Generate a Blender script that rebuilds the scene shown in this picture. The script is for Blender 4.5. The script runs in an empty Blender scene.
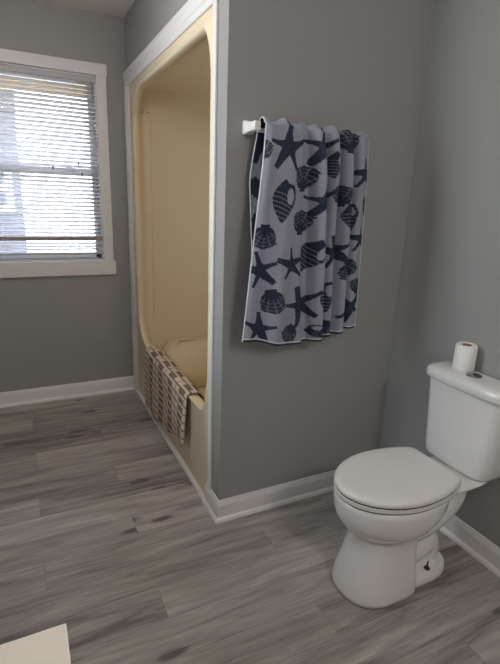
import bpy, bmesh, math, random
import numpy as np
from mathutils import Vector, Matrix
random.seed(4)
sc = bpy.context.scene
COL = sc.collection

# ------------------------------------------------------------------ camera
F_PX, PITCH, ROLL, YAW = 463.056, -15.6892, 2.1212, 26.5304
CAM = (-0.6958, -1.6397, 1.3817)
cam_data = bpy.data.cameras.new('camera')
cam_data.sensor_fit = 'HORIZONTAL'; cam_data.sensor_width = 36.0
cam_data.lens = F_PX / 500 * 36.0; cam_data.clip_start = 0.02
cam = bpy.data.objects.new('camera', cam_data); COL.objects.link(cam)
pi_, ro_, ya_ = map(math.radians, (PITCH, ROLL, YAW))
Fv = Vector((math.sin(ya_)*math.cos(pi_), math.cos(ya_)*math.cos(pi_), math.sin(pi_)))
Rv = Vector((math.cos(ya_), -math.sin(ya_), 0)); Uv = Rv.cross(Fv)
R2 = math.cos(ro_)*Rv + math.sin(ro_)*Uv; U2 = -math.sin(ro_)*Rv + math.cos(ro_)*Uv
M = Matrix((R2, U2, -Fv)).transposed().to_4x4(); M.translation = Vector(CAM)
cam.matrix_world = M
sc.camera = cam

# ------------------------------------------------------------------ world, lights, exposure
SKY = 15.0
W = bpy.data.worlds.new('sky'); sc.world = W; W.use_nodes = True
wn = W.node_tree; bgn = wn.nodes['Background']
tc = wn.nodes.new('ShaderNodeTexCoord'); sep = wn.nodes.new('ShaderNodeSeparateXYZ')
rmp = wn.nodes.new('ShaderNodeValToRGB')
rmp.color_ramp.elements[0].position = 0.45; rmp.color_ramp.elements[0].color = (.62, .66, .68, 1)
rmp.color_ramp.elements[1].position = 0.75; rmp.color_ramp.elements[1].color = (.86, .92, 1, 1)
mr = wn.nodes.new('ShaderNodeMapRange'); mr.inputs[1].default_value = -1; mr.inputs[2].default_value = 1
wn.links.new(tc.outputs['Generated'], sep.inputs[0]); wn.links.new(sep.outputs[2], mr.inputs[0])
wn.links.new(mr.outputs[0], rmp.inputs[0]); wn.links.new(rmp.outputs[0], bgn.inputs[0])
bgn.inputs[1].default_value = SKY

def area(name, loc, rot, sx, sy, power, color, portal=False):
    l = bpy.data.lights.new(name, 'AREA'); l.shape = 'RECTANGLE'; l.size = sx; l.size_y = sy
    l.energy = power; l.color = color
    if portal: l.cycles.is_portal = True
    o = bpy.data.objects.new(name, l); COL.objects.link(o); o.location = loc; o.rotation_euler = rot
    return o
area('window_portal', (-.66, 1.80, 1.54), (-math.pi/2, 0, 0), .96, 1.14, 1, (1, 1, 1), True)
area('added_window_portal', (-1.41, .02, 1.56), (0, -math.pi/2, 0), 1.14, 1.18, 1, (1, 1, 1), True)  # daylight portal of the added, unseen side window
CEIL_FILL_W = (12.0, 34.0)      # added unseen ceiling globes, one in the bath end, one behind the camera
VANITY_FILL_W = 3.0      # added fill lamp over the vanity, unseen behind the camera

sc.view_settings.view_transform = 'Standard'; sc.view_settings.look = 'None'
sc.view_settings.gamma = 1; sc.view_settings.use_curve_mapping = False
sc.view_settings.exposure = 0.0
sc.cycles.use_denoising = True
sc.cycles.max_bounces = 10; sc.cycles.diffuse_bounces = 7; sc.cycles.transparent_max_bounces = 12
sc.cycles.sample_clamp_indirect = 6; sc.cycles.caustics_reflective = False

# ------------------------------------------------------------------ materials
def mat(name, color, rough=.6, metal=0., spec=.5, bump=0., bscale=60., coat=0., var=0.):
    m = bpy.data.materials.new(name); m.use_nodes = True
    nt = m.node_tree; b = nt.nodes['Principled BSDF']
    b.inputs['Base Color'].default_value = (*color, 1); b.inputs['Roughness'].default_value = rough
    b.inputs['Metallic'].default_value = metal; b.inputs['Specular IOR Level'].default_value = spec
    b.inputs['Coat Weight'].default_value = coat; b.inputs['Coat Roughness'].default_value = .08
    co = nt.nodes.new('ShaderNodeTexCoord')
    nz = nt.nodes.new('ShaderNodeTexNoise'); nz.inputs['Scale'].default_value = bscale; nz.inputs['Detail'].default_value = 4
    nt.links.new(co.outputs['Object'], nz.inputs['Vector'])
    if bump:
        bp = nt.nodes.new('ShaderNodeBump'); bp.inputs['Strength'].default_value = bump; bp.inputs['Distance'].default_value = .002
        nt.links.new(nz.outputs['Fac'], bp.inputs['Height']); nt.links.new(bp.outputs[0], b.inputs['Normal'])
    if var:
        n2 = nt.nodes.new('ShaderNodeTexNoise'); n2.inputs['Scale'].default_value = 3.5; n2.inputs['Detail'].default_value = 3
        nt.links.new(co.outputs['Object'], n2.inputs['Vector'])
        mx = nt.nodes.new('ShaderNodeMix'); mx.data_type = 'RGBA'
        mx.inputs[6].default_value = (*[c*(1-var) for c in color], 1); mx.inputs[7].default_value = (*[min(1, c*(1+var)) for c in color], 1)
        nt.links.new(n2.outputs['Fac'], mx.inputs[0]); nt.links.new(mx.outputs[2], b.inputs['Base Color'])
    return m

m_wall = mat('grey_wall_paint', (.325, .325, .319), .55, bump=.25, bscale=180, var=.02)
m_ceil = mat('ceiling_paint', (.90, .86, .84), .9, bump=.2, bscale=120)
m_trim = mat('white_trim_paint', (.80, .79, .79), .35, bump=.1, bscale=30)
m_casing = mat('window_casing_paint', (.74, .73, .73), .4, bump=.15, bscale=25)
m_almond = mat('almond_fibreglass', (.78, .675, .49), .42, bump=.03, bscale=8)
m_porc = mat('white_porcelain', (.76, .755, .75), .12, coat=.3)
m_seat = mat('seat_plastic', (.71, .70, .675), .28)
m_gap_shade = mat('painted_gap_shade', (.03, .03, .03), .8)  # near-black colour standing in for shade in the toilet's gaps
m_chrome = mat('chrome', (.45, .45, .46), .18, metal=1)
m_rust = mat('rusty_bolt', (.07, .045, .03), .7, metal=.3)
m_paper = mat('tissue_paper', (.88, .87, .85), .95, bump=.6, bscale=220)
m_card = mat('cardboard_core', (.22, .13, .07), .9)
m_counter = mat('cream_laminate', (.71, .66, .56), .38, var=.015)
m_edge = mat('white_edge', (.82, .82, .80), .35)
m_cab = mat('vanity_paint', (.70, .69, .67), .5)
m_bracket = mat('white_plastic', (.82, .80, .79), .3)
m_vinyl = mat('white_vinyl_sash', (.80, .82, .86), .4)
m_rail = mat('blind_rail_grey', (.50, .51, .54), .5)
m_bundle = mat('brown_slat', (.36, .29, .25), .6)
m_cord = mat('white_cord', (.75, .74, .72), .8)
m_tassel = mat('cord_tassel', (.25, .24, .25), .6)
m_pine = mat('yellow_wood', (.85, .66, .30), .6, bump=.1)
m_siding = mat('blue_grey_siding', (.085, .09, .115), .8)
m_hwin = mat('house_window_glass', (.10, .12, .16), .15)
m_ground = mat('concrete_yard', (.55, .54, .50), .95, bump=.5)
m_mast = mat('binding', (.80, .79, .80), .8)

def slat_material():
    m = bpy.data.materials.new('blind_slat'); m.use_nodes = True; nt = m.node_tree
    nt.nodes.clear(); out = nt.nodes.new('ShaderNodeOutputMaterial')
    d = nt.nodes.new('ShaderNodeBsdfDiffuse'); t = nt.nodes.new('ShaderNodeBsdfTranslucent'); mx = nt.nodes.new('ShaderNodeMixShader')
    d.inputs[0].default_value = (.82, .82, .84, 1); t.inputs[0].default_value = (.90, .88, .92, 1); mx.inputs[0].default_value = .55
    nt.links.new(d.outputs[0], mx.inputs[1]); nt.links.new(t.outputs[0], mx.inputs[2]); nt.links.new(mx.outputs[0], out.inputs[0])
    return m
m_slat = slat_material()

def glass_material():
    m = bpy.data.materials.new('window_glass'); m.use_nodes = True; nt = m.node_tree
    nt.nodes.clear(); out = nt.nodes.new('ShaderNodeOutputMaterial')
    t = nt.nodes.new('ShaderNodeBsdfTransparent'); g = nt.nodes.new('ShaderNodeBsdfGlossy'); mx = nt.nodes.new('ShaderNodeMixShader')
    fr = nt.nodes.new('ShaderNodeFresnel'); g.inputs['Roughness'].default_value = .02
    t.inputs[0].default_value = (.93, .95, .95, 1)
    nt.links.new(fr.outputs[0], mx.inputs[0]); nt.links.new(t.outputs[0], mx.inputs[1]); nt.links.new(g.outputs[0], mx.inputs[2])
    nt.links.new(mx.outputs[0], out.inputs[0]); return m
m_glass = glass_material()

def floor_material():
    m = bpy.data.materials.new('grey_oak_vinyl_planks'); m.use_nodes = True; nt = m.node_tree
    N = nt.nodes; L = nt.links; b = N['Principled BSDF']
    def math_(op, a, bb=None, c=None):
        n = N.new('ShaderNodeMath'); n.operation = op
        for i, v in enumerate((a, bb, c)):
            if v is None: continue
            if isinstance(v, (int, float)): n.inputs[i].default_value = v
            else: L.new(v, n.inputs[i])
        return n.outputs[0]
    geo = N.new('ShaderNodeNewGeometry'); s = N.new('ShaderNodeSeparateXYZ'); L.new(geo.outputs['Position'], s.inputs[0])
    x, y = s.outputs[0], s.outputs[1]
    PW, PL = .147, 1.235
    yr = math_('DIVIDE', math_('SUBTRACT', y, .035), PW)
    row = math_('FLOOR', yr); fy = math_('FRACT', yr)
    mod3 = math_('FLOORED_MODULO', math_('MULTIPLY', row, -1), 3)
    xs = math_('DIVIDE', math_('ADD', math_('ADD', x, .35), math_('MULTIPLY', mod3, .368)), PL)
    colm = math_('FLOOR', xs); fx = math_('FRACT', xs)
    idv = N.new('ShaderNodeCombineXYZ'); L.new(row, idv.inputs[0]); L.new(colm, idv.inputs[1])
    wn_ = N.new('ShaderNodeTexWhiteNoise'); wn_.noise_dimensions = '2D'; L.new(idv.outputs[0], wn_.inputs['Vector'])
    rnd = wn_.outputs['Value']; 
    # grain coordinates, stretched along the plank and shifted for every plank
    gv = N.new('ShaderNodeCombineXYZ')
    L.new(math_('ADD', math_('MULTIPLY', x, 1.0), math_('MULTIPLY', rnd, 31.0)), gv.inputs[0])
    L.new(math_('ADD', math_('MULTIPLY', y, 9.0), math_('MULTIPLY', rnd, 17.0)), gv.inputs[1])
    L.new(math_('MULTIPLY', rnd, 9.0), gv.inputs[2])
    n1 = N.new('ShaderNodeTexNoise'); n1.inputs['Scale'].default_value = 2.2; n1.inputs['Detail'].default_value = 6; n1.inputs['Roughness'].default_value = .6; n1.inputs['Distortion'].default_value = .7
    L.new(gv.outputs[0], n1.inputs['Vector'])
    n2 = N.new('ShaderNodeTexNoise'); n2.inputs['Scale'].default_value = 14; n2.inputs['Detail'].default_value = 4; n2.inputs['Distortion'].default_value = .4
    mp = N.new('ShaderNodeMapping'); mp.inputs['Scale'].default_value = (.55, 1.4, 1); L.new(gv.outputs[0], mp.inputs[0]); L.new(mp.outputs[0], n2.inputs['Vector'])
    n3 = N.new('ShaderNodeTexNoise'); n3.inputs['Scale'].default_value = 55; n3.inputs['Detail'].default_value = 3
    mp3 = N.new('ShaderNodeMapping'); mp3.inputs['Scale'].default_value = (.12, .9, 1); L.new(gv.outputs[0], mp3.inputs[0]); L.new(mp3.outputs[0], n3.inputs['Vector'])
    # knots: sparse dark ovals
    kv = N.new('ShaderNodeCombineXYZ')
    L.new(math_('ADD', math_('MULTIPLY', x, 2.6), math_('MULTIPLY', rnd, 3.0)), kv.inputs[0]); L.new(math_('MULTIPLY', y, 7.5), kv.inputs[1])
    vo = N.new('ShaderNodeTexVoronoi'); vo.voronoi_dimensions = '2D'; vo.inputs['Scale'].default_value = 1.0; L.new(kv.outputs[0], vo.inputs['Vector'])
    sepc = N.new('ShaderNodeSeparateColor'); L.new(vo.outputs['Color'], sepc.inputs[0])
    gate = math_('GREATER_THAN', sepc.outputs[0], .62)
    kr = N.new('ShaderNodeMapRange'); kr.inputs[1].default_value = .03; kr.inputs[2].default_value = .17; kr.inputs[3].default_value = 1; kr.inputs[4].default_value = 0
    L.new(math_('ADD', vo.outputs['Distance'], math_('MULTIPLY', math_('SUBTRACT', n2.outputs['Fac'], .5), .12)), kr.inputs[0])
    knot = math_('MULTIPLY', kr.outputs[0], gate)
    ramp = N.new('ShaderNodeValToRGB'); cr = ramp.color_ramp
    cr.elements[0].position = .32; cr.elements[0].color = (.127, .110, .099, 1)
    cr.elements[1].position = .70; cr.elements[1].color = (.548, .510, .477, 1)
    e = cr.elements.new(.47); e.color = (.295, .269, .249, 1)
    e = cr.elements.new(.58); e.color = (.390, .362, .340, 1)
    fac = math_('ADD', math_('ADD', math_('ADD', math_('MULTIPLY', n1.outputs['Fac'], .66), math_('MULTIPLY', n2.outputs['Fac'], .20)), math_('MULTIPLY', n3.outputs['Fac'], .16)), math_('MULTIPLY', math_('SUBTRACT', rnd, .5), .16))
    fac = math_('SUBTRACT', fac, math_('MULTIPLY', knot, .30))
    L.new(fac, ramp.inputs[0])
    # seams
    ey = math_('MINIMUM', fy, math_('SUBTRACT', 1, fy)); ex = math_('MINIMUM', fx, math_('SUBTRACT', 1, fx))
    sm = math_('MINIMUM', math_('MULTIPLY', ey, PW), math_('MULTIPLY', ex, PL))
    sr = N.new('ShaderNodeMapRange'); sr.inputs[1].default_value = .0003; sr.inputs[2].default_value = .0022; sr.inputs[3].default_value = .72; sr.inputs[4].default_value = 1
    L.new(sm, sr.inputs[0])
    mx = N.new('ShaderNodeMix'); mx.data_type = 'RGBA'; mx.blend_type = 'MULTIPLY'; mx.inputs[0].default_value = 1
    cg = N.new('ShaderNodeCombineColor')
    for i in range(3): L.new(sr.outputs[0], cg.inputs[i])
    L.new(ramp.outputs[0], mx.inputs[6]); L.new(cg.outputs[0], mx.inputs[7]); L.new(mx.outputs[2], b.inputs['Base Color'])
    b.inputs['Roughness'].default_value = .42; b.inputs['Specular IOR Level'].default_value = .45
    bp = N.new('ShaderNodeBump'); bp.inputs['Strength'].default_value = .25; bp.inputs['Distance'].default_value = .001
    L.new(math_('MULTIPLY', n2.outputs['Fac'], sr.outputs[0]), bp.inputs['Height']); L.new(bp.outputs[0], b.inputs['Normal'])
    return m
m_floor = floor_material()

def towel_material(name, inverted=False):
    m = bpy.data.materials.new(name); m.use_nodes = True; nt = m.node_tree; N = nt.nodes; L = nt.links
    b = N['Principled BSDF']; at = N.new('ShaderNodeAttribute'); at.attribute_name = 'pattern'
    s = N.new('ShaderNodeSeparateColor'); L.new(at.outputs['Color'], s.inputs[0])
    mx = N.new('ShaderNodeMix'); mx.data_type = 'RGBA'
    grey, navy = (.33, .35, .415, 1), (.034, .042, .070, 1)
    mx.inputs[6].default_value = navy if inverted else grey; mx.inputs[7].default_value = grey if inverted else navy
    L.new(s.outputs[0], mx.inputs[0])
    co = N.new('ShaderNodeTexCoord'); nz = N.new('ShaderNodeTexNoise'); nz.inputs['Scale'].default_value = 320; nz.inputs['Detail'].default_value = 3
    L.new(co.outputs['Object'], nz.inputs['Vector'])
    m2 = N.new('ShaderNodeMix'); m2.data_type = 'RGBA'; m2.blend_type = 'OVERLAY'; m2.inputs[0].default_value = .45
    L.new(mx.outputs[2], m2.inputs[6]); L.new(nz.outputs['Color'], m2.inputs[7])
    m3 = N.new('ShaderNodeMix'); m3.data_type = 'RGBA'; m3.inputs[7].default_value = (.70, .70, .72, 1)
    L.new(s.outputs[1], m3.inputs[0]); L.new(m2.outputs[2], m3.inputs[6]); L.new(m3.outputs[2], b.inputs['Base Color'])
    b.inputs['Roughness'].default_value = .95; b.inputs['Specular IOR Level'].default_value = .1
    bp = N.new('ShaderNodeBump'); bp.inputs['Strength'].default_value = .7; bp.inputs['Distance'].default_value = .002
    L.new(nz.outputs['Fac'], bp.inputs['Height']); L.new(bp.outputs[0], b.inputs['Normal'])
    return m
m_towel = towel_material('beach_towel_terry'); m_towel_rev = towel_material('beach_towel_reverse', True)

def mat_material():
    m = bpy.data.materials.new('woven_bath_mat'); m.use_nodes = True; nt = m.node_tree; N = nt.nodes; L = nt.links
    b = N['Principled BSDF']
    uv = N.new('ShaderNodeUVMap'); uv.uv_map = 'UVMap'; s = N.new('ShaderNodeSeparateXYZ'); L.new(uv.outputs[0], s.inputs[0])
    def math_(op, a, bb=None):
        n = N.new('ShaderNodeMath'); n.operation = op
        for i, v in enumerate((a, bb)):
            if v is None: continue
            if isinstance(v, (int, float)): n.inputs[i].default_value = v
            else: L.new(v, n.inputs[i])
        return n.outputs[0]
    u = math_('DIVIDE', s.outputs[0], .20); v = math_('DIVIDE', s.outputs[1], .042)
    cu = math_('FLOOR', u); par = math_('FLOORED_MODULO', cu, 2)
    v = math_('ADD', v, math_('MULTIPLY', par, .5))
    cv = math_('FLOOR', v); fu = math_('FRACT', u); fv = math_('FRACT', v)
    # each column: brown blocks on its first part, cream ladder rungs on the rest
    inb = math_('LESS_THAN', fu, .42)
    brick = math_('MULTIPLY', inb, math_('GREATER_THAN', fv, .28))
    rung = math_('MULTIPLY', math_('SUBTRACT', 1, inb), math_('GREATER_THAN', fv, .80))
    stile = math_('MULTIPLY', math_('GREATER_THAN', fu, .68), math_('LESS_THAN', fu, .73))
    f = math_('MAXIMUM', math_('MAXIMUM', brick, rung), math_('MULTIPLY', stile, .7))
    mx = N.new('ShaderNodeMix'); mx.data_type = 'RGBA'
    mx.inputs[6].default_value = (.70, .60, .50, 1); mx.inputs[7].default_value = (.25, .17, .14, 1); L.new(f, mx.inputs[0])
    nz = N.new('ShaderNodeTexNoise'); nz.inputs['Scale'].default_value = 260; L.new(uv.outputs[0], nz.inputs['Vector'])
    m2 = N.new('ShaderNodeMix'); m2.data_type = 'RGBA'; m2.blend_type = 'OVERLAY'; m2.inputs[0].default_value = .4
    L.new(mx.outputs[2], m2.inputs[6]); L.new(nz.outputs['Color'], m2.inputs[7]); L.new(m2.outputs[2], b.inputs['Base Color'])
    b.inputs['Roughness'].default_value = .95; b.inputs['Specular IOR Level'].default_value = .1
    bp = N.new('ShaderNodeBump'); bp.inputs['Strength'].default_value = .8; bp.inputs['Distance'].default_value = .003
    L.new(math_('ADD', f, nz.outputs['Fac']), bp.inputs['Height']); L.new(bp.outputs[0], b.inputs['Normal'])
    return m
m_mat = mat_material()

# ------------------------------------------------------------------ mesh helpers
def finish(name, verts, faces, material, parent=None, smooth=False, bevel=0., segs=2, subsurf=0, flip_ok=True):
    me = bpy.data.meshes.new(name); me.from_pydata([tuple(v) for v in verts], [], faces)
    bm = bmesh.new(); bm.from_mesh(me); bmesh.ops.remove_doubles(bm, verts=bm.verts, dist=1e-6)
    if flip_ok: bmesh.ops.recalc_face_normals(bm, faces=bm.faces)
    bm.to_mesh(me); bm.free()
    me.materials.append(material)
    o = bpy.data.objects.new(name, me); COL.objects.link(o)
    if parent is not None: o.parent = parent
    if smooth:
        for p in me.polygons: p.use_smooth = True
    if bevel:
        b = o.modifiers.new('bevel', 'BEVEL'); b.width = bevel; b.segments = segs; b.limit_method = 'ANGLE'; b.angle_limit = math.radians(40)
        for p in me.polygons: p.use_smooth = True
        me.set_sharp_from_angle(angle=math.radians(50)) if hasattr(me, 'set_sharp_from_angle') and not smooth else None
    if subsurf:
        s = o.modifiers.new('sub', 'SUBSURF'); s.levels = subsurf; s.render_levels = subsurf
    return o
class MB:
    def __init__(s): s.v = []; s.f = []
    def add(s, v, f):
        n = len(s.v); s.v += [tuple(a) for a in v]; s.f += [tuple(i+n for i in q) for q in f]; return s
    def box(s, x0, x1, y0, y1, z0, z1):
        v = [(x, y, z) for x in (x0, x1) for y in (y0, y1) for z in (z0, z1)]
        return s.add(v, [(0, 1, 3, 2), (4, 6, 7, 5), (0, 4, 5, 1), (2, 3, 7, 6), (0, 2, 6, 4), (1, 5, 7, 3)])
    def loft(s, rings, caps=(True, True)):
        n = len(rings[0]); v = [p for r in rings for p in r]; f = []
        for k in range(len(rings)-1):
            for i in range(n):
                j = (i+1) % n; f.append((k*n+i, k*n+j, (k+1)*n+j, (k+1)*n+i))
        if caps[0]: f.append(tuple(range(n))[::-1])
        if caps[1]: f.append(tuple((len(rings)-1)*n+i for i in range(n)))
        return s.add(v, f)
    def prism(s, prof, a, b, axis):
        """extrude a 2D profile between a and b along an axis"""
        def P(p, t): return {'x': (t, p[0], p[1]), 'y': (p[0], t, p[1]), 'z': (p[0], p[1], t)}[axis]
        return s.loft([[P(p, a) for p in prof], [P(p, b) for p in prof]])
    def tube(s, pts, rad, n=12):
        rings = []
        for i, p in enumerate(pts):
            p = Vector(p); t = (Vector(pts[min(i+1, len(pts)-1)]) - Vector(pts[max(i-1, 0)])).normalized()
            up = Vector((0, 1, 0)) if abs(t.y) < .9 else Vector((0, 0, 1))
            a = t.cross(up).normalized(); b = t.cross(a).normalized(); r = rad[i] if isinstance(rad, (list, tuple)) else rad
            rings.append([p + a*r*math.cos(2*math.pi*k/n) + b*r*math.sin(2*math.pi*k/n) for k in range(n)])
        return s.loft(rings)
    def build(s, name, material, parent=None, **k): return finish(name, s.v, s.f, material, parent, **k)
def box(name, c, material, parent=None, bevel=0., **k): return MB().box(*c).build(name, material, parent, bevel=bevel, **k)
def tag(o, label=None, cat=None, group=None, kind=None):
    if label: o['label'] = label
    if cat: o['category'] = cat
    if group: o['group'] = group
    if kind: o['kind'] = kind
    return o
def empty(name, loc=(0, 0, 0)):
    o = bpy.data.objects.new(name, None); COL.objects.link(o); o.location = loc; o.empty_display_size = .05; return o
def child_fix(root):
    """children are modelled in world space; keep them there under a root that stands at the thing's base"""
    bpy.context.view_layer.update()
    for c in root.children: c.matrix_parent_inverse = root.matrix_world.inverted()

# ------------------------------------------------------------------ room shell
H, YW, XE, XL, YB = 2.44, 1.6405, .903, -1.30, -3.30
OX0, OX1, OZ0, OZ1 = -1.13, -.187, .978, 2.098        # window opening
tag(box('floor', (XL-.1, XE+.1, YB-.1, YW+.12, -.1, 0), m_floor), kind='structure')
tag(box('ceiling', (XL-.1, XE+.1, YB-.1, YW+.12, H, H+.1), m_ceil), kind='structure')
wb = MB()
wb.box(XL-.1, OX0, YW, YW+.12, 0, H).box(OX1, XE+.1, YW, YW+.12, 0, H).box(OX0, OX1, YW, YW+.12, 0, OZ0).box(OX0, OX1, YW, YW+.12, OZ1, H)
tag(wb.build('wall_back', m_wall), kind='structure')
TW = .115   # thickness of the partition between bath and toilet
tw = MB()
tw.box(0, XE, 0, TW, 0, H).box(0, .1, TW, YW, 2.09, H).box(0, .1, 1.612, YW, 0, 2.09)
tag(tw.build('wall_partition', m_wall), kind='structure')
tag(box('wall_right', (XE, XE+.1, YB-.1, YW+.12, 0, H), m_wall), kind='structure')
WY0, WY1, WZ0, WZ1 = -.28, .32, 1.1, 2.0      # unseen second window, added in the left wall to light the room
wl = MB()
wl.box(XL-.1, XL, YB-.1, WY0, 0, H).box(XL-.1, XL, WY1, YW+.12, 0, H).box(XL-.1, XL, WY0, WY1, 0, WZ0).box(XL-.1, XL, WY0, WY1, WZ1, H)
tag(wl.build('wall_left', m_wall), kind='structure')
w2 = empty('added_window', (XL-.05, (WY0+WY1)/2, WZ0)); tag(w2, kind='structure')
c2 = MB(); c2.box(XL, XL+.02, WY0-.065, WY0, WZ0-.065, WZ1+.065).box(XL, XL+.02, WY1, WY1+.065, WZ0-.065, WZ1+.065).box(XL, XL+.02, WY0, WY1, WZ1, WZ1+.065).box(XL, XL+.02, WY0, WY1, WZ0-.065, WZ0)
c2.build('casing', m_casing, w2)
c2 = MB(); c2.box(XL-.08, XL-.05, WY0, WY0+.04, WZ0, WZ1).box(XL-.08, XL-.05, WY1-.04, WY1, WZ0, WZ1).box(XL-.08, XL-.05, WY0, WY1, WZ1-.04, WZ1).box(XL-.08, XL-.05, WY0, WY1, WZ0, WZ0+.04).box(XL-.08, XL-.05, WY0, WY1, 1.53, 1.57)
c2.build('sash', m_vinyl, w2)
box('pane', (XL-.066, XL-.062, WY0+.03, WY1-.03, WZ0+.03, WZ1-.03), m_glass, w2)
child_fix(w2)
tag(box('wall_front', (XL, XE, YB-.1, YB, 0, H), m_wall), kind='structure')

# baseboards: board with an ogee-like top and a quarter-round shoe
HB = .101
def base_profile():
    return [(0, 0), (.025, 0), (.0235, .008), (.020, .014), (.014, .018), (.012, .02), (.012, .076), (.010, .083), (.0085, .088), (.0065, .094), (.005, HB), (0, HB)]
def base_run(name, pts, nx):
    """pts: list of (corner point, outward offset direction) for a mitred run"""
    prof = base_profile(); rings = []
    for (x, y), (ox, oy) in pts: rings.append([(x+ox*d, y+oy*d, z) for d, z in prof])
    return tag(MB().loft(rings).build(name, m_trim), kind='structure')
base_run('baseboard_back', [((XL, YW), (0, -1)), ((-.0, YW), (0, -1))], 0)
base_run('baseboard_partition', [((0, .150), (-1, 0)), ((0, 0), (-1, -1)), ((XE, 0), (-1, -1))], 0)
base_run('baseboard_right', [((XE, 0), (-1, -1)), ((XE, YB), (-1, 1))], 0)
base_run('baseboard_front', [((XE, YB), (-1, 1)), ((XL, YB), (1, 1))], 0)
base_run('baseboard_left', [((XL, YB), (1, 1)), ((XL, YW), (1, -1))], 0)
# shoe moulding along the tub apron
tag(MB().prism([(0, 0), (-.020, 0), (-.019, .008), (-.014, .015), (-.007, .019), (0, .02)], .152, 1.622, 'y').build('trim_5', m_trim), kind='structure')

# trim round the tub opening
def casing_y(name, y0, y1, z0, z1, th=.012, m=m_trim):
    return tag(box(name, (-th, 0, y0, y1, z0, z1), m, bevel=.003), kind='structure')
casing_y('trim_1', .090, .120, .101, 2.052, .011)
t2 = MB()
t2.prism([(0, 1.560), (-.010, 1.560), (-.012, 1.565), (-.012, 1.585), (-.018, 1.590), (-.020, 1.600), (-.020, 1.628), (-.016, YW-.001), (0, YW-.001)], .0, 2.052, 'z')
tag(t2.build('trim_2', m_trim), kind='structure')
t3 = MB()
t3.prism([(0, 2.052), (-.010, 2.052), (-.013, 2.057), (-.013, 2.075), (-.018, 2.081), (-.018, 2.100), (-.024, 2.108), (-.024, 2.124), (-.020, 2.132), (0, 2.134)], .085, YW-.001, 'y')
tag(t3.build('trim_3', m_trim), kind='structure')

# ------------------------------------------------------------------ tub surround
def superring(y0, y1, z0, z1, ry, rzb, rzt, n=14, ryl=None):
    """closed rounded rectangle in y,z; elliptical corners. ry at far side, ryl at near side"""
    ryl = ryl or ry; out = []
    def arc(cy, cz, a, b, t0, t1):
        for k in range(n+1):
            t = t0 + (t1-t0)*k/n; out.append((cy + a*math.cos(t), cz + b*math.sin(t)))
    hp = math.pi/2
    arc(y1-ry, z1-rzt, ry, rzt, 0, hp); arc(y0+ryl, z1-rzt, ryl, rzt, hp, 2*hp)
    arc(y0+ryl, z0+rzb, ryl, rzb, 2*hp, 3*hp); arc(y1-ry, z0+rzb, ry, rzb, 3*hp, 4*hp)
    return out
def ring_at(x, **k): return [(x, a, b) for a, b in superring(**k)]
tub = empty('bathtub_surround', (.38, .85, 0))
tag(tub, 'almond one-piece fibreglass bathtub and shower surround inside the alcove framed by white trim', 'bathtub')
rings = [ring_at(.09, y0=.117, y1=1.610, z0=.002, z1=2.086, ry=.004, rzb=.004, rzt=.004),
         ring_at(-.001, y0=.117, y1=1.610, z0=.002, z1=2.086, ry=.004, rzb=.004, rzt=.004),
         ring_at(-.002, y0=.124, y1=1.47, z0=.425, z1=2.022, ry=.22, rzb=.26, rzt=.20, ryl=.11),
         ring_at(-.010, y0=.130, y1=1.460, z0=.436, z1=2.012, ry=.22, rzb=.25, rzt=.20, ryl=.105),
         ring_at(-.010, y0=.136, y1=1.450, z0=.442, z1=2.002, ry=.22, rzb=.24, rzt=.20, ryl=.10),
         ring_at(.002, y0=.140, y1=1.444, z0=.444, z1=1.994, ry=.22, rzb=.23, rzt=.19, ryl=.10),
         ring_at(.022, y0=.140, y1=1.446, z0=.442, z1=1.994, ry=.21, rzb=.20, rzt=.18, ryl=.10),
         ring_at(.045, y0=.134, y1=1.475, z0=.436, z1=2.01, ry=.16, rzb=.16, rzt=.14, ryl=.10),
         ring_at(.062, y0=.130, y1=1.490, z0=.415, z1=2.02, ry=.12, rzb=.14, rzt=.10, ryl=.10),
         ring_at(.075, y0=.128, y1=1.495, z0=.375, z1=2.02, ry=.10, rzb=.14, rzt=.08, ryl=.08),
         ring_at(.095, y0=.126, y1=1.50, z0=.24, z1=2.02, ry=.09, rzb=.16, rzt=.13, ryl=.09),
         ring_at(.125, y0=.126, y1=1.505, z0=.13, z1=2.02, ry=.10, rzb=.16, rzt=.16, ryl=.10),
         ring_at(.17, y0=.126, y1=1.508, z0=.085, z1=2.02, ry=.12, rzb=.14, rzt=.18, ryl=.12),
         ring_at(.62, y0=.126, y1=1.508, z0=.085, z1=2.02, ry=.12, rzb=.14, rzt=.18, ryl=.12),
         ring_at(.70, y0=.150, y1=1.50, z0=.13, z1=2.01, ry=.07, rzb=.14, rzt=.06, ryl=.07),
         ring_at(.735, y0=.18, y1=1.47, z0=.25, z1=1.98, ry=.08, rzb=.14, rzt=.08, ryl=.08)]
def drop_near(rs):
    return rs
mb = MB(); mb.loft(rings, caps=(False, True))
sh = mb.build('shell', m_almond, tub, smooth=True)
sh.data.set_sharp_from_angle(angle=math.radians(70))
# ledge of the tub end: fills the basin end so the bathing well starts with a rounded corner
lg = MB()
zs = [(.085, .02), (.30, .03), (.40, .055), (.425, .075), (.432, .11)]
def led(off, z): 
    y1 = 1.512
    a = .30 - off
    pts = []
    for k in range(17):
        t = math.pi/2*k/16
        pts.append((.10 + (1-math.cos(t))*0.0 + .16*(1-math.cos(t)) + off*.6, y1 - a*math.cos(t)*0 - (a*(1-math.sin(t))), z))
    pts += [(.72, y1 - 0*a, z), (.72, y1+.002, z), (.08, y1+.002, z), (.08, y1-a, z)]
    return pts
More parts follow.
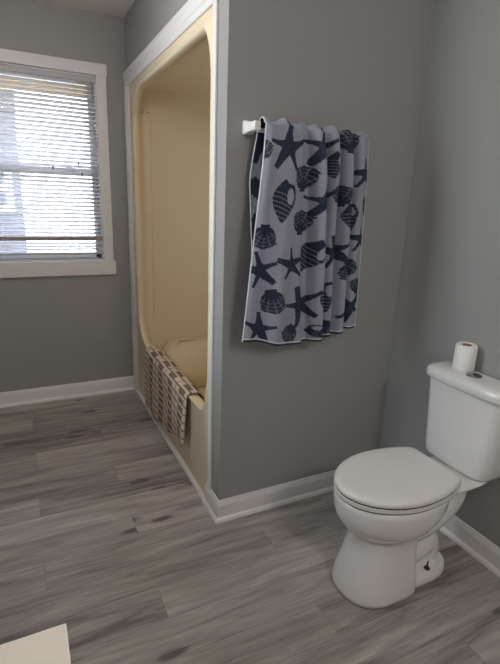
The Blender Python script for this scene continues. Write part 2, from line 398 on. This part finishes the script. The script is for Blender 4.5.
# moulded wall column on the end wall, with two screw plugs, and the arched recess line
cl = MB()
colp = [(.046, 1.512), (.046, 1.500), (.056, 1.497), (.108, 1.497), (.116, 1.500), (.121, 1.512)]
cl.prism(colp, .46, 1.925, 'z')
cl.build('moulded_column', m_almond, tub, bevel=.005, segs=3)
for xx, y0, zz in ((.0585, 1.486, 1.895), (.098, 1.4975, 1.898)):
    r = []
    for yy, rr in ((y0, .0042), (y0-.003, .0042), (y0-.0037, .003)):
        r.append([(xx+rr*math.cos(t*math.pi/5), yy, zz+rr*math.sin(t*math.pi/5)) for t in range(10)])
    tag(MB().loft(r).build('screw_plug', m_rust, tub), label='dark screw plug')
# soap shelf ledge running round the well, seen as the curved line above the tub deck
sl = MB()
def shelf_ring(z, ins):
    return [(.16+ins, 1.512, z), (.16+ins, 1.40+ins, z), (.175+ins, 1.37+ins, z), (.21+ins, 1.345+ins, z), (.27, 1.33+ins, z), (.62, 1.33+ins, z), (.70, 1.38, z), (.70, 1.512, z)]
sl.loft([shelf_ring(.09, -.05), shelf_ring(.22, -.03), shelf_ring(.30, -.01), shelf_ring(.345, .01), shelf_ring(.375, .04), shelf_ring(.392, .08), shelf_ring(.398, .12)])
sl.build('end_ledge', m_almond, tub, smooth=True)
child_fix(tub)

# ------------------------------------------------------------------ window
win = empty('window_1', (-.66, YW+.05, OZ0)); tag(win, kind='structure')
fy0 = YW-.020
fr = MB()
fr.box(OX1-.004, -.1265, fy0, YW, .955, 2.1612)
fr.box(OX0-.065, OX0+.004, fy0, YW, .955, 2.1612)
fr.build('side_casing', m_casing, win, bevel=.003)
box('head_casing', (OX0-.070, -.121, fy0-.002, YW, OZ1-.004, 2.1612), m_casing, win, bevel=.003)
box('bottom_casing', (OX0-.075, -.114, fy0-.004, YW, .868, .962), m_casing, win, bevel=.003)
# jamb liner
jb = MB()
jb.box(OX0, OX0+.012, YW, YW+.115, OZ0-.01, OZ1).box(OX1-.012, OX1, YW, YW+.115, OZ0-.01, OZ1).box(OX0, OX1, YW, YW+.115, OZ1-.012, OZ1).box(OX0, OX1, YW-.012, YW+.115, OZ0-.020, OZ0-.006)
jb.build('jamb', m_vinyl, win)
# sashes
sx0, sx1 = OX0+.012, OX1-.012
def sash(name, y0, z0, z1, w=.030):
    s = MB()
    s.box(sx0, sx0+w, y0, y0+.028, z0, z1).box(sx1-w, sx1, y0, y0+.028, z0, z1).box(sx0, sx1, y0, y0+.028, z0, z0+w).box(sx0, sx1, y0, y0+.028, z1-w, z1)
    o = s.build(name, m_vinyl, win, bevel=.002)
    g = box('pane', (sx0+w, sx1-w, y0+.012, y0+.016, z0+w, z1-w), m_glass, o)
    return o
sash('upper_sash', YW+.088, 1.515, OZ1-.015)
sash('lower_sash', YW+.059, OZ0, 1.550)
box('sash_lock', (-.385, -.345, YW+.060, YW+.086, 1.5505, 1.566), m_tassel, win, bevel=.003)
child_fix(win)
# nested panes sit under sashes that are already placed in world space

# ------------------------------------------------------------------ blind
bl = empty('window_blind', (-.66, YW-.002, OZ0+.03))
tag(bl, 'white horizontal mini blind with thin half-open slats hanging in the window', 'blind')
by = YW + .004
box('headrail', (OX0+.004, OX1-.004, by-.014, by+.014, 2.052, 2.082), m_rail, bl, bevel=.003)
sb = MB(); pitch_s = .0243; z = 2.043; tilt = math.radians(-42)
def slat(sbm, zc, tl, x0, x1, yc=by, w=.0125):
    rr = []
    prof = []
    for k in range(5):
        s_ = -1 + k/2; crown = .0022*(1-s_*s_)
        prof.append((yc + s_*w*math.cos(tl) - crown*math.sin(tl)*0, zc + s_*w*math.sin(tl) + crown))
    v = [(x0, a, b) for a, b in prof] + [(x1, a, b) for a, b in prof]
    sbm.add(v, [(i, i+1, i+6, i+5) for i in range(4)])
while z > 1.155:
    slat(sb, z, tilt + random.uniform(-.008, .008), OX0+.006, OX1-.005); z -= pitch_s
for k in range(2):
    slat(sb, z, tilt, OX0+.006, OX1-.005); z -= pitch_s
slat(sb, 1.078, tilt, OX0+.006, OX1-.005); slat(sb, 1.058, tilt, OX0+.006, OX1-.005); slat(sb, 1.040, tilt, OX0+.006, OX1-.005)
o = sb.build('slats', m_slat, bl, smooth=True, flip_ok=False); sd = o.modifiers.new('th', 'SOLIDIFY'); sd.thickness = .0006
bb = MB()
for k in range(4): bb.box(OX0+.006, OX1-.004, by-.0135, by+.012, 1.096+k*.006, 1.1005+k*.006)
tag(bb.build('stacked_slats', m_bundle, bl), label='brown band of bunched slats near the bottom of the blind')
tag(box('bottom_rail', (OX0+.006, OX1-.003, by-.012, by+.010, 1.006, 1.020), m_rail, bl, bevel=.003), label='grey bottom rail')
for cx in (-1.00, -.764, -.513+.0, -.342, -.222):
    c = MB(); 
    for dy in (-.0138, .0138): c.box(cx-.0008, cx+.0008, by+dy-.0006, by+dy+.0006, 1.015, 2.055)
    c.build('ladder_cord', m_cord, bl)
for cx, zt in ((-.318, 1.585), (-.300, 1.525), (-.470, 1.555)):
    c = MB().tube([(cx, by-.020, 2.056), (cx, by-.020, zt)], .0009, 6); c.build('lift_cord', m_cord, bl)
    c = MB().tube([(cx, by-.020, zt), (cx, by-.020, zt-.006), (cx, by-.020, zt-.024)], [.002, .0045, .005], 10); c.build('tassel', m_tassel, bl)
child_fix(bl)

# ------------------------------------------------------------------ outside
tag(box('ground', (-12, 12, YW+.12, 16, -.6, -.5), m_ground), kind='structure')
hs = empty('neighbour_house', (-2.6, 5.6, -.5))
tag(hs, 'grey sided neighbouring house seen through the blind outside the window', 'house')
sd_ = MB()
hx = -.62
k = 0; zz = -.5
while zz < 2.5:
    sd_.prism([(4.60, zz), (4.60-.0, zz), (4.585, zz), (4.60, zz+.11)], -6.0, hx, 'x'); zz += .11
sd_.box(-6.0, hx, 4.60, 8.5, -.5, 2.5)
sd_.build('wall', m_siding, hs)
for x0, x1, z0, z1 in ((-2.2, -1.35, .9, 2.1), (-1.05, -.78, 1.25, 1.62)):
    f = MB(); f.box(x0-.07, x0, 4.55, 4.60, z0-.07, z1+.07).box(x1, x1+.07, 4.55, 4.60, z0-.07, z1+.07).box(x0, x1, 4.55, 4.60, z1, z1+.07).box(x0, x1, 4.55, 4.60, z0-.07, z0).box(x0, x1, 4.56, 4.60, (z0+z1)/2-.03, (z0+z1)/2+.03)
    f.build('window', m_trim, hs)
    p = box('pane', (x0, x1, 4.575, 4.595, z0, z1), m_hwin, hs)
rf = MB().prism([(4.5, 2.48), (4.5, 2.54), (6.55, 2.9), (9.0, 2.54), (9.0, 2.48), (6.55, 2.8)], -6.2, hx+.05, 'x'); rf.build('roof', m_siding, hs)
child_fix(hs)
# yellow painted eave of this house above the window
tag(MB().box(-2.6, 1.2, YW+.125, YW+.50, 2.24, 2.28).box(-2.6, 1.2, YW+.46, YW+.50, 2.045, 2.24).build('trim_4', m_pine), kind='structure')

# ------------------------------------------------------------------ toilet
TY = -.553
toi = empty('toilet', (.50, TY, 0))
tag(toi, 'white two-piece toilet with closed lid standing against the right wall', 'toilet')
def ringD(z, xf, xr, w, nr=2.0, nf=2.0, xm=None, n=48, yc=TY):
    """horizontal ring: front (-x) half and rear (+x) half superellipses about xm"""
    xm = xm if xm is not None else (xf+xr)/2; out = []
    for k in range(n):
        t = 2*math.pi*k/n; c, s = math.cos(t), math.sin(t)
        if c >= 0: ex = 2/nr; X = xm + (xr-xm)*abs(c)**ex; Y = w*math.copysign(abs(s)**ex, s)
        else: ex = 2/nf; X = xm - (xm-xf)*abs(c)**ex; Y = w*math.copysign(abs(s)**ex, s)
        out.append((X, yc+Y, z))
    return out
bowl = MB()
bowl.loft([ringD(0.0, .262, .520, .124, 7, 2.3, .40), ringD(.004, .254, .526, .130, 7, 2.3, .40), ringD(.02, .254, .526, .131, 7, 2.3, .40),
           ringD(.07, .264, .524, .124, 7, 2.3, .41), ringD(.13, .282, .524, .114, 7, 2.2, .41), ringD(.18, .295, .526, .107, 6, 2.2, .42),
           ringD(.228, .303, .530, .106, 5, 2.1, .43), ringD(.250, .298, .535, .112, 3, 2, .44), ringD(.268, .270, .565, .134, 2.3, 2, .44),
           ringD(.292, .248, .605, .152, 2.1, 2, .45), ringD(.322, .232, .645, .165, 2.1, 2, .45), ringD(.351, .225, .675, .169, 2.1, 2, .45),
           ringD(.384, .222, .68, .170, 2.1, 2, .45), ringD(.402, .223, .68, .169, 2.1, 2, .45), ringD(.409, .235, .672, .162, 2.1, 2, .45)])
ob = bowl.build('bowl', m_porc, toi, smooth=True)
# rear foot, trapway and deck belong to the same casting
rear = MB()
rear.loft([ringD(0, .44, .731, .102, 2.6, 4, .60), ringD(.004, .44, .738, .108, 2.6, 4, .60), ringD(.022, .44, .737, .108, 2.6, 4, .60), ringD(.036, .44, .737, .101, 2.6, 4, .60), ringD(.041, .44, .722, .088, 2.6, 4, .60)])
rear.loft([ringD(.03, .42, .690, .052, 3, 4, .56), ringD(.12, .42, .675, .046, 3, 4, .56), ringD(.22, .42, .70, .044, 3, 4, .56), ringD(.30, .42, .74, .050, 3, 4, .56), ringD(.375, .42, .76, .085, 3, 4, .56)])
def bent(pts, rad, n=16, steps=8):
    P = []; Rr = []
    m = len(pts)
    for i in range(m-1):
        p0 = Vector(pts[max(i-1, 0)]); p1 = Vector(pts[i]); p2 = Vector(pts[i+1]); p3 = Vector(pts[min(i+2, m-1)])
        for k in range(steps):
            t = k/steps; P.append(.5*((2*p1) + (-p0+p2)*t + (2*p0-5*p1+4*p2-p3)*t*t + (-p0+3*p1-3*p2+p3)*t**3)); Rr.append(rad[i]*(1-t)+rad[i+1]*t)
    P.append(Vector(pts[-1])); Rr.append(rad[-1]); return P, Rr
P_, R_ = bent([(.45, TY, .232), (.55, TY, .222), (.63, TY, .222), (.70, TY, .240), (.755, TY, .278), (.765, TY, .325), (.74, TY, .355)],
              [.084, .082, .076, .068, .064, .064, .06])
rear.tube(P_, R_, 20)
P_, R_ = bent([(.45, TY, .095), (.54, TY, .105), (.61, TY, .118), (.655, TY, .105), (.665, TY, .05)], [.074, .076, .072, .062, .058])
rear.tube(P_, R_, 20)
ot = rear.build('trapway', m_porc, toi, smooth=True)
rm = ot.modifiers.new('remesh', 'REMESH'); rm.mode = 'VOXEL'; rm.voxel_size = .004; rm.use_smooth_shade = True
sm_ = ot.modifiers.new('smooth', 'SMOOTH'); sm_.factor = .6; sm_.iterations = 8
dk = MB()
dk.loft([ringD(.28, .55, .78, .045, 4, 4, .68), ringD(.32, .55, .80, .052, 4, 4, .70), ringD(.345, .52, .825, .068, 4, 4, .72), ringD(.365, .48, .855, .094, 4, 4, .72), ringD(.377, .48, .872, .112, 4, 4, .72), ringD(.384, .48, .874, .115, 4, 4, .72), ringD(.387, .50, .868, .110, 4, 4, .72)])
dk.build('deck', m_porc, toi, smooth=True)
# seat and lid
def ringL(z, off):
    out = []; a, b, w = .241-off, .300-off, .171-off; xm = .458; xb = .668-off; n = 44
    tb = math.acos(min(1, (xb-xm)/b))
    for k in range(n+1):
        t = tb + (2*math.pi-2*tb)*k/n; c, s = math.cos(t), math.sin(t)
        out.append((xm + (b if c > 0 else a)*c, TY + w*s))
    y0, y1 = out[-1][1], out[0][1]
    for k in range(1, 12): out.append((xb, y0+(y1-y0)*k/12))
    for it in range(1):
        q = list(out); m = len(out)
        for i, (x, y) in enumerate(out):
            if x > xb-.03: q[i] = tuple((2*out[i][j]+out[i-1][j]+out[(i+1) % m][j])/4 for j in (0, 1))
        out = q
    return [(x, y, z+.013) for x, y in out]
st = MB(); st.loft([ringL(.3985, .006), ringL(.400, .002), ringL(.408, .0005), ringL(.4145, .002), ringL(.416, .006)])
st.build('seat', m_seat, toi, smooth=True).data.set_sharp_from_angle(angle=math.radians(50))
ld = MB(); ld.loft([ringL(.4205, .005), ringL(.422, .001), ringL(.430, .0), ringL(.436, .003), ringL(.4405, .010), ringL(.443, .020), ringL(.4445, .034)])
ld.build('lid', m_seat, toi, smooth=True).data.set_sharp_from_angle(angle=math.radians(50))
gp = MB(); gp.loft([ringL(.3945, .005), ringL(.4225, .0035)]); tag(gp.build('seat_gap_shade', m_gap_shade, toi), label='painted shade line in the gap between seat and lid')  # black strip painted in as the shade around the seat
for s in (-1, 1): box('hinge', (.668, .690, TY+s*.075-.018, TY+s*.075+.018, .398, .425), m_seat, toi, bevel=.004)
# tank
KY = -.524
def ringT(z, xf, hw, xb=.886, r=.045, bow=.014, n=8, yc=KY):
    out = []
    # front edge bowed, corners rounded
    pts = []
    def arc(cx, cy, rx, ry, t0, t1):
        for k in range(n+1):
            t = t0+(t1-t0)*k/n; pts.append((cx+rx*math.cos(t), cy+ry*math.sin(t)))
    hp = math.pi/2
    arc(xf+r, -hw+r, r, r, 2*hp, 3*hp); arc(xb-.012, -hw+.012, .012, .012, 3*hp, 4*hp)
    arc(xb-.012, hw-.012, .012, .012, 0, hp); arc(xf+r, hw-r, r, r, hp, 2*hp)
    for k in range(1, 12): pts.append((xf, (hw-r)*(1-2*k/12)))
    for x, y in pts:
        if x < xf+r+.02: x = x - bow*(1-(y/hw)**2) + bow*.35
        out.append((x, yc+y, z))
    return out
tk = MB()
tk.loft([ringT(.387, .810, .120), ringT(.389, .786, .138), ringT(.394, .778, .146), ringT(.405, .774, .151), ringT(.44, .772, .156), ringT(.56, .774, .167), ringT(.66, .772, .174), ringT(.718, .769, .179), ringT(.7215, .775, .173)])
tk.build('tank', m_porc, toi, smooth=True).data.set_sharp_from_angle(angle=math.radians(60))
tl = MB()
tl.loft([ringT(.7225, .772, .180), ringT(.7235, .762, .190), ringT(.727, .759, .193), ringT(.748, .760, .193), ringT(.757, .763, .190), ringT(.763, .771, .182), ringT(.766, .786, .168), ringT(.767, .80, .15)])
tl.build('tank_lid', m_porc, toi, smooth=True)
gg = MB(); gg.loft([ringT(.7195, .7765, .171), ringT(.7240, .7765, .171)]); tag(gg.build('lid_gap_shade', m_gap_shade, toi), label='painted shade line under the tank lid')  # dark ring painted in as the shade below the tank lid
# flush button: bezel with two halves
bx, by_ = .836, KY+.003
def disc(mbb, cx, cy, z0, z1, r, half=None, n=28, e=.0015):
    rr = []
    for zz_, q in ((z0, r), (z1-e, r), (z1, r-e)):
        if half is None: rr.append([(cx+q*math.cos(2*math.pi*k/n), cy+q*math.sin(2*math.pi*k/n), zz_) for k in range(n)])
        else:
            a0 = 0 if half > 0 else math.pi
            rr.append([(cx+q*math.cos(a0+math.pi*k/n), cy+half*.0008+q*math.sin(a0+math.pi*k/n), zz_) for k in range(n+1)])
    mbb.loft(rr)
d = MB(); disc(d, bx, by_, .760, .7690, .030); bz = d.build('flush_button', m_chrome, toi, smooth=True); bz.data.set_sharp_from_angle(angle=math.radians(40)); tag(bz, label='chrome dual flush button')
for h in (-1, 1):
    d = MB(); disc(d, bx, by_, .768, .7710, .0235, half=h); d.build('button_half', m_chrome, bz)
# floor bolt
d = MB(); d.tube([(.610, TY-.078, .036), (.610, TY-.078, .0440)], .0115, 14); d.tube([(.610, TY-.078, .043), (.610, TY-.078, .053)], .0062, 6); d.tube([(.610, TY-.078, .050), (.611, TY-.078, .073)], .0030, 8)
tag(d.build('floor_bolt', m_rust, toi), label='rusty exposed floor bolt')
child_fix(toi)

# toilet roll
tp = empty('toilet_roll', (.860, -.450, .767))
tag(tp, 'white toilet paper roll standing upright on the tank lid', 'toilet paper')
def lathe(name, prof, loc, m, parent, n=48, closed=True, wob=0):
    rr = []
    for r, zz_ in prof: rr.append([(loc[0]+(r+wob*math.sin(3*2*math.pi*k/n))*math.cos(2*math.pi*k/n), loc[1]+(r+wob*math.sin(3*2*math.pi*k/n))*math.sin(2*math.pi*k/n), loc[2]+zz_) for k in range(n)])
    if closed: rr.append(rr[0])
    return MB().loft(rr, caps=(False, False)).build(name, m, parent, smooth=True)
lathe('paper', [(.019, .001), (.039, .001), (.0408, .004), (.041, .05), (.0408, .098), (.039, .102), (.037, .103), (.0205, .102), (.019, .100)], (.860, -.450, .767), m_paper, tp, wob=.0004)
lathe('core', [(.0175, .002), (.019, .002), (.019, .1015), (.0175, .1015)], (.860, -.450, .767), m_card, tp)
child_fix(tp)

# ------------------------------------------------------------------ towel bar and towel
tb = empty('towel_bar', (.33, 0, 1.638))
tag(tb, 'white towel bar screwed to the grey partition wall', 'towel bar')
def bracket(cx, cz=1.638, ks=1.0):
    r = []
    for y, hx_, hz in ((0, .021, .0235), (-.010, .021, .0235), (-.014, .019, .0215), (-.040, .0125, .016), (-.060, .012, .0155), (-.080, .013, .0165), (-.084, .011, .0145)):
        pts = []
        q = .005
        for sx, sz, t0 in ((1, 1, 0), (-1, 1, 90), (-1, -1, 180), (1, -1, 270)):
            for k in range(4):
                t = math.radians(t0+30*k); pts.append((cx+sx*(hx_*ks-q)+q*math.cos(t), y*(.87 if ks < 1 else 1), cz+sz*(hz*ks-q)+q*math.sin(t)))
        r.append(pts)
    return MB().loft(r).build('bracket', m_bracket, tb, smooth=True)
for a_ in ((.082,), (.528, 1.626, .8)): bracket(*a_).data.set_sharp_from_angle(angle=math.radians(50))
MB().box(.090, .530, -.071, -.057, 1.619, 1.633).build('rod', m_bracket, tb, bevel=.002)
child_fix(tb)

MOTIFS = [('S',0.201,0.094,0.0896,0),('S',0.94,0.182,0.0665,8),('S',0.514,0.074,0.0795,0),('S',0.544,0.305,0.0694,5),('S',0.336,0.602,0.0723,10),('S',0.078,0.649,0.0795,15),('S',0.714,0.553,0.0752,10),('S',0.96,0.508,0.0651,5),('S',0.472,0.802,0.0867,20),('S',0.91,0.879,0.0752,30),('S',0.12,0.934,0.0752,0),
('C',0.198,0.329,0.0896,0),('C',0.505,0.560,0.080,-20),('C',0.666,0.783,0.0795,10),('C',0.826,0.394,0.0752,20),('C',0.631,0.147,0.0578,0),('C',0.626,0.947,0.0506,80),
('K',0.381,0.211,0.0665,0),('K',0.079,0.494,0.0651,180),('K',0.401,0.406,0.0636,0),('K',0.206,0.791,0.0651,200),('K',0.723,0.283,0.0578,0),('K',0.847,0.658,0.0578,200),('K',0.381,0.941,0.052,150),('K',0.788,0.028,0.0607,0),('K',1.016,0.334,0.0549,0),('K',0.966,0.758,0.0492,0),('K',0.692,0.954,0.0492,160),('K',-0.023,0.113,0.0549,0)]
TWW, TWH = .495, .785
def paint(U, Vv):
    """navy mask of the towel's woven shells and starfish, in cloth coordinates (metres)"""
    Pm = np.zeros_like(U); X = U*TWW; Y = -Vv*TWH
    for kind, u, v, r, ang in MOTIFS:
        r = r*(.98 if kind == 'S' else .84)
        dx = X-u*TWW; dy = Y+v*TWH; a = math.radians(ang)
        x = (dx*math.cos(a)+dy*math.sin(a))/r; y = (-dx*math.sin(a)+dy*math.cos(a))/r
        near = (x*x+y*y) < 1.6
        rr = np.sqrt(x*x+y*y)+1e-9; th = np.arctan2(x, y)
        if kind == 'S':
            jit = .12*np.sin(3*th+u*20)
            k = np.round((th+jit)/(2*math.pi/5)); d = (th+jit)-k*2*math.pi/5
            along = rr*np.cos(d); across = np.abs(rr*np.sin(d))
            L = 1.0 - .12*np.abs(np.sin(k*2.1+v*9))
            wd = .235*(1-along/L)**.75*1.0 + .05
            wd = np.where(along < L, np.where(along > 0, 0.095+.19*np.clip(1-along/L, 0, 1)**2.0, .3), 0)
            m = ((across < wd) & (along < L)) | (rr < .24)
            ms = m.astype(float)
            spk = (np.sin(x*41+y*13)*np.sin(y*37-x*17) > .86) & (across < wd*.5)
            ms = np.where(spk & m, .72, ms)
        elif kind == 'K':
            # scallop: fan above a small hinge
            fx = x; fy = y+.72; fr_ = np.sqrt(fx*fx+fy*fy); ft = np.arctan2(fx, fy)
            edge = 1.50 + .07*np.cos(ft*15)
            fan = (np.abs(ft) < .72) & (fr_ < edge)
            body = ((x/.86)**2+((y-.02)/.78)**2 < 1+.05*np.cos(ft*15)) & (fy > 0)
            hinge = (np.abs(x) < .38) & (y > -.86) & (y < -.62)
            m = body | hinge | (fan & (fr_ < 1.5))
            rib = (np.abs(np.sin(ft*7.5)) < .23) & (fr_ > .55) & body
            arcs = (np.abs(((fr_*4.2) % 1)-.5) < .10) & (fr_ > .7)
            ms = m.astype(float); ms = np.where(rib & m, .55, ms); ms = np.where(arcs & m & (np.abs(np.sin(ft*7.5)) > .1), .62, ms)
        else:
            # whelk: pointed oval with spiral bands, a spout and a lip loop
            t = np.clip((y+1)/2, 0, 1)
            w = .50*np.sin(math.pi*np.clip(t, 0, 1)**1.25)**.8*(1.0) + .05
            m = (np.abs(x) < w*(1-.35*(t > .72)*(t-.72)/.28)) & (y > -1) & (y < 1)
            loop = (np.abs(np.sqrt(((x-.34)/.26)**2+((y-.30)/.50)**2)-1) < .24)
            hole = (((x-.34)/.20)**2+((y-.30)/.40)**2 < 1)
            m = (m & ~hole) | (loop & (y < .85))
            band = (np.abs(((y*4.6+x*1.2) % 1)-.5) < .11) & (y < .45)
            ms = m.astype(float); ms = np.where(band & m, .5, ms)
        Pm = np.where(near, np.maximum(Pm, ms), Pm)
    return Pm
def build_towel():
    NU = 210
    BARZ, BARY = 1.648, -.064
    # v samples: back sheet, over the bar, front sheet
    path = []   # (kind, fraction)
    nb, nf, no = 90, 330, 14
    for k in range(nb): path.append(('b', 1-k/nb))
    for k in range(no): path.append(('o', k/no))
    for k in range(nf+1): path.append(('f', k/nf))
    u = np.linspace(0, 1, NU)
    rows = []; Vs = []; sheet = []
    def folds(u, t):
        # depth (towards the room) of the cloth; valleys drift right going down
        def g(c, w): return np.exp(-((u-c)/w)**2)
        fade = .45+.55*math.exp(-t*1.6)
        d = .013*g(.20+.05*t, .10) + .006*g(.05, .05)
        d += .022*g(.48+.17*t, .055)*(1-.2*t) - .026*g(.385+.16*t, .030)*fade*1.3
        d += -.020*g(.565+.12*t, .024)*fade + .015*g(.64+.10*t, .045)*fade
        d += -.022*g(.705+.06*t, .020)*fade + .016*g(.77+.05*t, .05)
        d += -.018*g(.845+.03*t, .020)*fade + .010*g(.92+.01*t, .05)
        d += .003*np.sin(u*23+t*2.0)*fade
        return d*2.2
    for kind, t in path:
        if kind == 'f':
            zl, zr = .864, .852
            w0 = t
            z_bot = zl+(zr-zl)*u + .010*np.sin(u*7.0+1.0)*1.0 - .022*np.exp(-((u-.36)/.28)**2) + .018*np.exp(-((u-.93)/.2)**2)
            z_top = BARZ - .012*u - .004*np.sin(u*26)
            zz = z_top + (z_bot-z_top)*t
            xl = .104 + (.030-.104)*(t**.85); xr = .562 + (.570-.562)*t
            xx = xl + (xr-xl)*u
            d = folds(u, t)*min(1, .35+t*6)
            yy = BARY - .014 - .012*min(1, t*5) - np.clip(d+.022, 0, 1) 
        elif kind == 'o':
            a = math.pi*t
            z_top = BARZ - .012*u - .004*np.sin(u*26)
            d0 = np.clip(folds(u, 0)*.35+.012, 0, 1)
            rf_ = .014 + d0*t; 
            zz = z_top + .012*math.sin(a) + .006*math.sin(a)*(1+np.sin(u*40+.5)) + .003*math.sin(a)*np.sin(u*71)
            yy = BARY + .014*math.cos(a) - d0*max(0, (t-.3)/.7)
            xr_ = .500 + .062*min(1, t*2); xx = .101 + .003*t + (xr_-.101-.003*t)*u
        else:
            z_top = BARZ - .012*u - .004*np.sin(u*26); z_bot = .98 + .02*np.sin(u*4)
            zz = z_top + (z_bot-z_top)*t
            xl = .101 - .022*min(1, t*4) + .05*max(0, t-.3); xr = .500
            xx = xl + (xr-xl)*u
            yy = BARY + .014 + .006*min(1, t*6) + .008*np.sin(u*19+2)*min(1, t*3)
        rows.append(np.stack([xx, yy + 0*xx, zz + 0*xx], 1)); Vs.append(t if kind == 'f' else (0 if kind == 'o' else -t*.8)); sheet.append(kind)
    Pts = np.array(rows); nR = len(rows)
    U, V = np.meshgrid(u, np.array(Vs))
    mask = paint(U, V)
    Vb = np.abs(V)
    isb = np.array([s == 'b' for s in sheet])[:, None]
    mb_ = paint(1-U, Vb); mask = np.where(isb, mb_, mask)
    nf_ = np.array([s == 'f' for s in sheet])[:, None]
    edge = (((U < .007) | (U > .994)) | (nf_ & (V > .982) & (V < .990))).astype(float)
    mask = np.where(nf_ & (V >= .990), 1, mask)
    verts = Pts.reshape(-1, 3).tolist(); faces = []
    for r in range(nR-1):
        b0 = r*NU
        for c in range(NU-1): faces.append((b0+c, b0+NU+c, b0+NU+c+1, b0+c+1))
    me = bpy.data.meshes.new('beach_towel'); me.from_pydata(verts, [], faces)
    at = me.attributes.new('pattern', 'FLOAT_COLOR', 'POINT')
    colr = np.zeros((nR*NU, 4), dtype=np.float32); colr[:, 0] = mask.reshape(-1); colr[:, 1] = edge.reshape(-1); colr[:, 3] = 1
    at.data.foreach_set('color', colr.reshape(-1))
    for p in me.polygons: p.use_smooth = True
    me.materials.append(m_towel_rev if False else m_towel); me.materials.append(m_towel_rev)
    o = bpy.data.objects.new('beach_towel', me); COL.objects.link(o)
    s = o.modifiers.new('th', 'SOLIDIFY'); s.thickness = .003; s.offset = -1; s.material_offset = 1; s.material_offset_rim = 0
    return o
tag(build_towel(), 'grey and navy bath towel printed with starfish and seashells hanging over the towel bar', 'towel')

# ------------------------------------------------------------------ bath mat over the tub rim
def build_mat():
    path = [(.096, .362), (.092, .392), (.080, .424), (.062, .442), (.036, .452), (.008, .456), (-.014, .453), (-.024, .442), (-.028, .425)]
    L0 = [0]
    for a, b in zip(path, path[1:]): L0.append(L0[-1]+math.hypot(b[0]-a[0], b[1]-a[1]))
    NY, ND = 90, 40; verts = []; uvs = []; n = len(path)+ND
    for i in range(NY+1):
        f = i/NY; y = .372 + .83*f
        zb = .195 - .135*min(1, max(0, (f-.02)/.72))**.9 + .006*math.sin(f*17)
        rip = .5+.5*math.sin(f*19+.6)
        for j, (px, pz) in enumerate(path):
            lift = .002*math.sin(f*23)
            dz = -.012*math.exp(-((f)/.05)**2)*(j < 3)
            verts.append((px, y + (.045*(1-j/len(path))*(1 if f < .5 else .3)), pz+lift+dz)); uvs.append((y, -L0[j]))
        for k in range(1, ND+1):
            g = k/ND; z = path[-1][1] + (zb-path[-1][1])*g
            x = path[-1][0] - .010*rip*g - .014*math.exp(-((f-.03)/.05)**2)*g - .006*math.sin(g*math.pi)*math.sin(f*9)
            yy = y + .012*g*math.sin(f*12) 
            verts.append((x, yy, z)); uvs.append((y, -(L0[-1]+(path[-1][1]-z))))
    faces = [(i*n+j, (i+1)*n+j, (i+1)*n+j+1, i*n+j+1) for i in range(NY) for j in range(n-1)]
    me = bpy.data.meshes.new('bath_mat'); me.from_pydata(verts, [], faces)
    ul = me.uv_layers.new(name='UVMap')
    for lp in me.loops: ul.data[lp.index].uv = uvs[lp.vertex_index]
    for p in me.polygons: p.use_smooth = True
    me.materials.append(m_mat)
    o = bpy.data.objects.new('bath_mat', me); COL.objects.link(o)
    s = o.modifiers.new('th', 'SOLIDIFY'); s.thickness = .006; s.offset = 0
    return o
tag(build_mat(), 'brown and cream woven bath mat draped over the almond tub rim', 'bath mat')

# ------------------------------------------------------------------ vanity by the camera
CX, CY, CZ = -.685, -1.118, .85
va = empty('vanity_cabinet', (-.99, -1.55, 0))
tag(va, 'cream topped white vanity whose counter corner shows at the bottom left', 'vanity')
box('countertop', (XL+.002, CX-.0012, -2.05, CY-.0012, CZ-.036, CZ), m_counter, va)
e_ = MB(); e_.box(CX-.0012, CX, -2.05, CY, CZ-.036, CZ-.0002).box(XL+.002, CX-.0012, CY-.0012, CY, CZ-.036, CZ-.0002)
e_.build('edge_band', m_edge, va)
cb = MB(); cb.box(XL+.03, CX-.03, -2.03, CY-.02, .09, CZ-.037).box(XL+.03, CX-.09, -2.01, CY-.04, 0, .09); cb.build('body', m_cab, va)
for y0, y1 in ((-2.02, -1.59), (-1.58, -1.15)):
    dr = box('door', (CX-.030, CX-.012, y0, y1, .12, CZ-.06), m_cab, va, bevel=.003)
child_fix(va)
for y1 in (-1.63, -1.54):
    pass

# ------------------------------------------------------------------ unseen vanity lamp added on the left wall, behind the camera
lamp = empty('added_vanity_light', (XL, -1.75, 2.02))
tag(lamp, 'added unseen wall lamp bar above the vanity', 'lamp')
box('back_plate', (XL+.001, XL+.03, -2.05, -1.45, 1.97, 2.07), m_bracket, lamp, bevel=.004)
child_fix(lamp)
for yy in (-1.95, -1.75, -1.55):
    l = bpy.data.lights.new('added_bulb_light', 'POINT'); l.energy = VANITY_FILL_W/3; l.shadow_soft_size = .10; l.color = (1, .93, .87)
    o = bpy.data.objects.new('added_bulb_light', l); COL.objects.link(o); o.location = (XL+.12, yy, 2.02)

# ------------------------------------------------------------------ ceiling globes added out of view to light the room evenly
for gx, gy, pw, where in ((-.75, .15, CEIL_FILL_W[0], 'in front of the bathtub'), (.10, -2.55, CEIL_FILL_W[1], 'near the wall opposite the window')):
    gl = empty('added_ceiling_light', (gx, gy, H)); tag(gl, 'added unseen globe lamp on the ceiling ' + where, 'lamp')
    lathe('canopy', [(.001, -.002), (.075, -.002), (.075, -.012), (.060, -.024), (.045, -.030), (.001, -.030)], (gx, gy, H), m_bracket, gl)
    child_fix(gl)
    l = bpy.data.lights.new('added_globe_light', 'POINT'); l.energy = pw; l.shadow_soft_size = .12; l.color = (1, .96, .92)
    o = bpy.data.objects.new('added_globe_light', l); COL.objects.link(o); o.location = (gx, gy, H-.22)
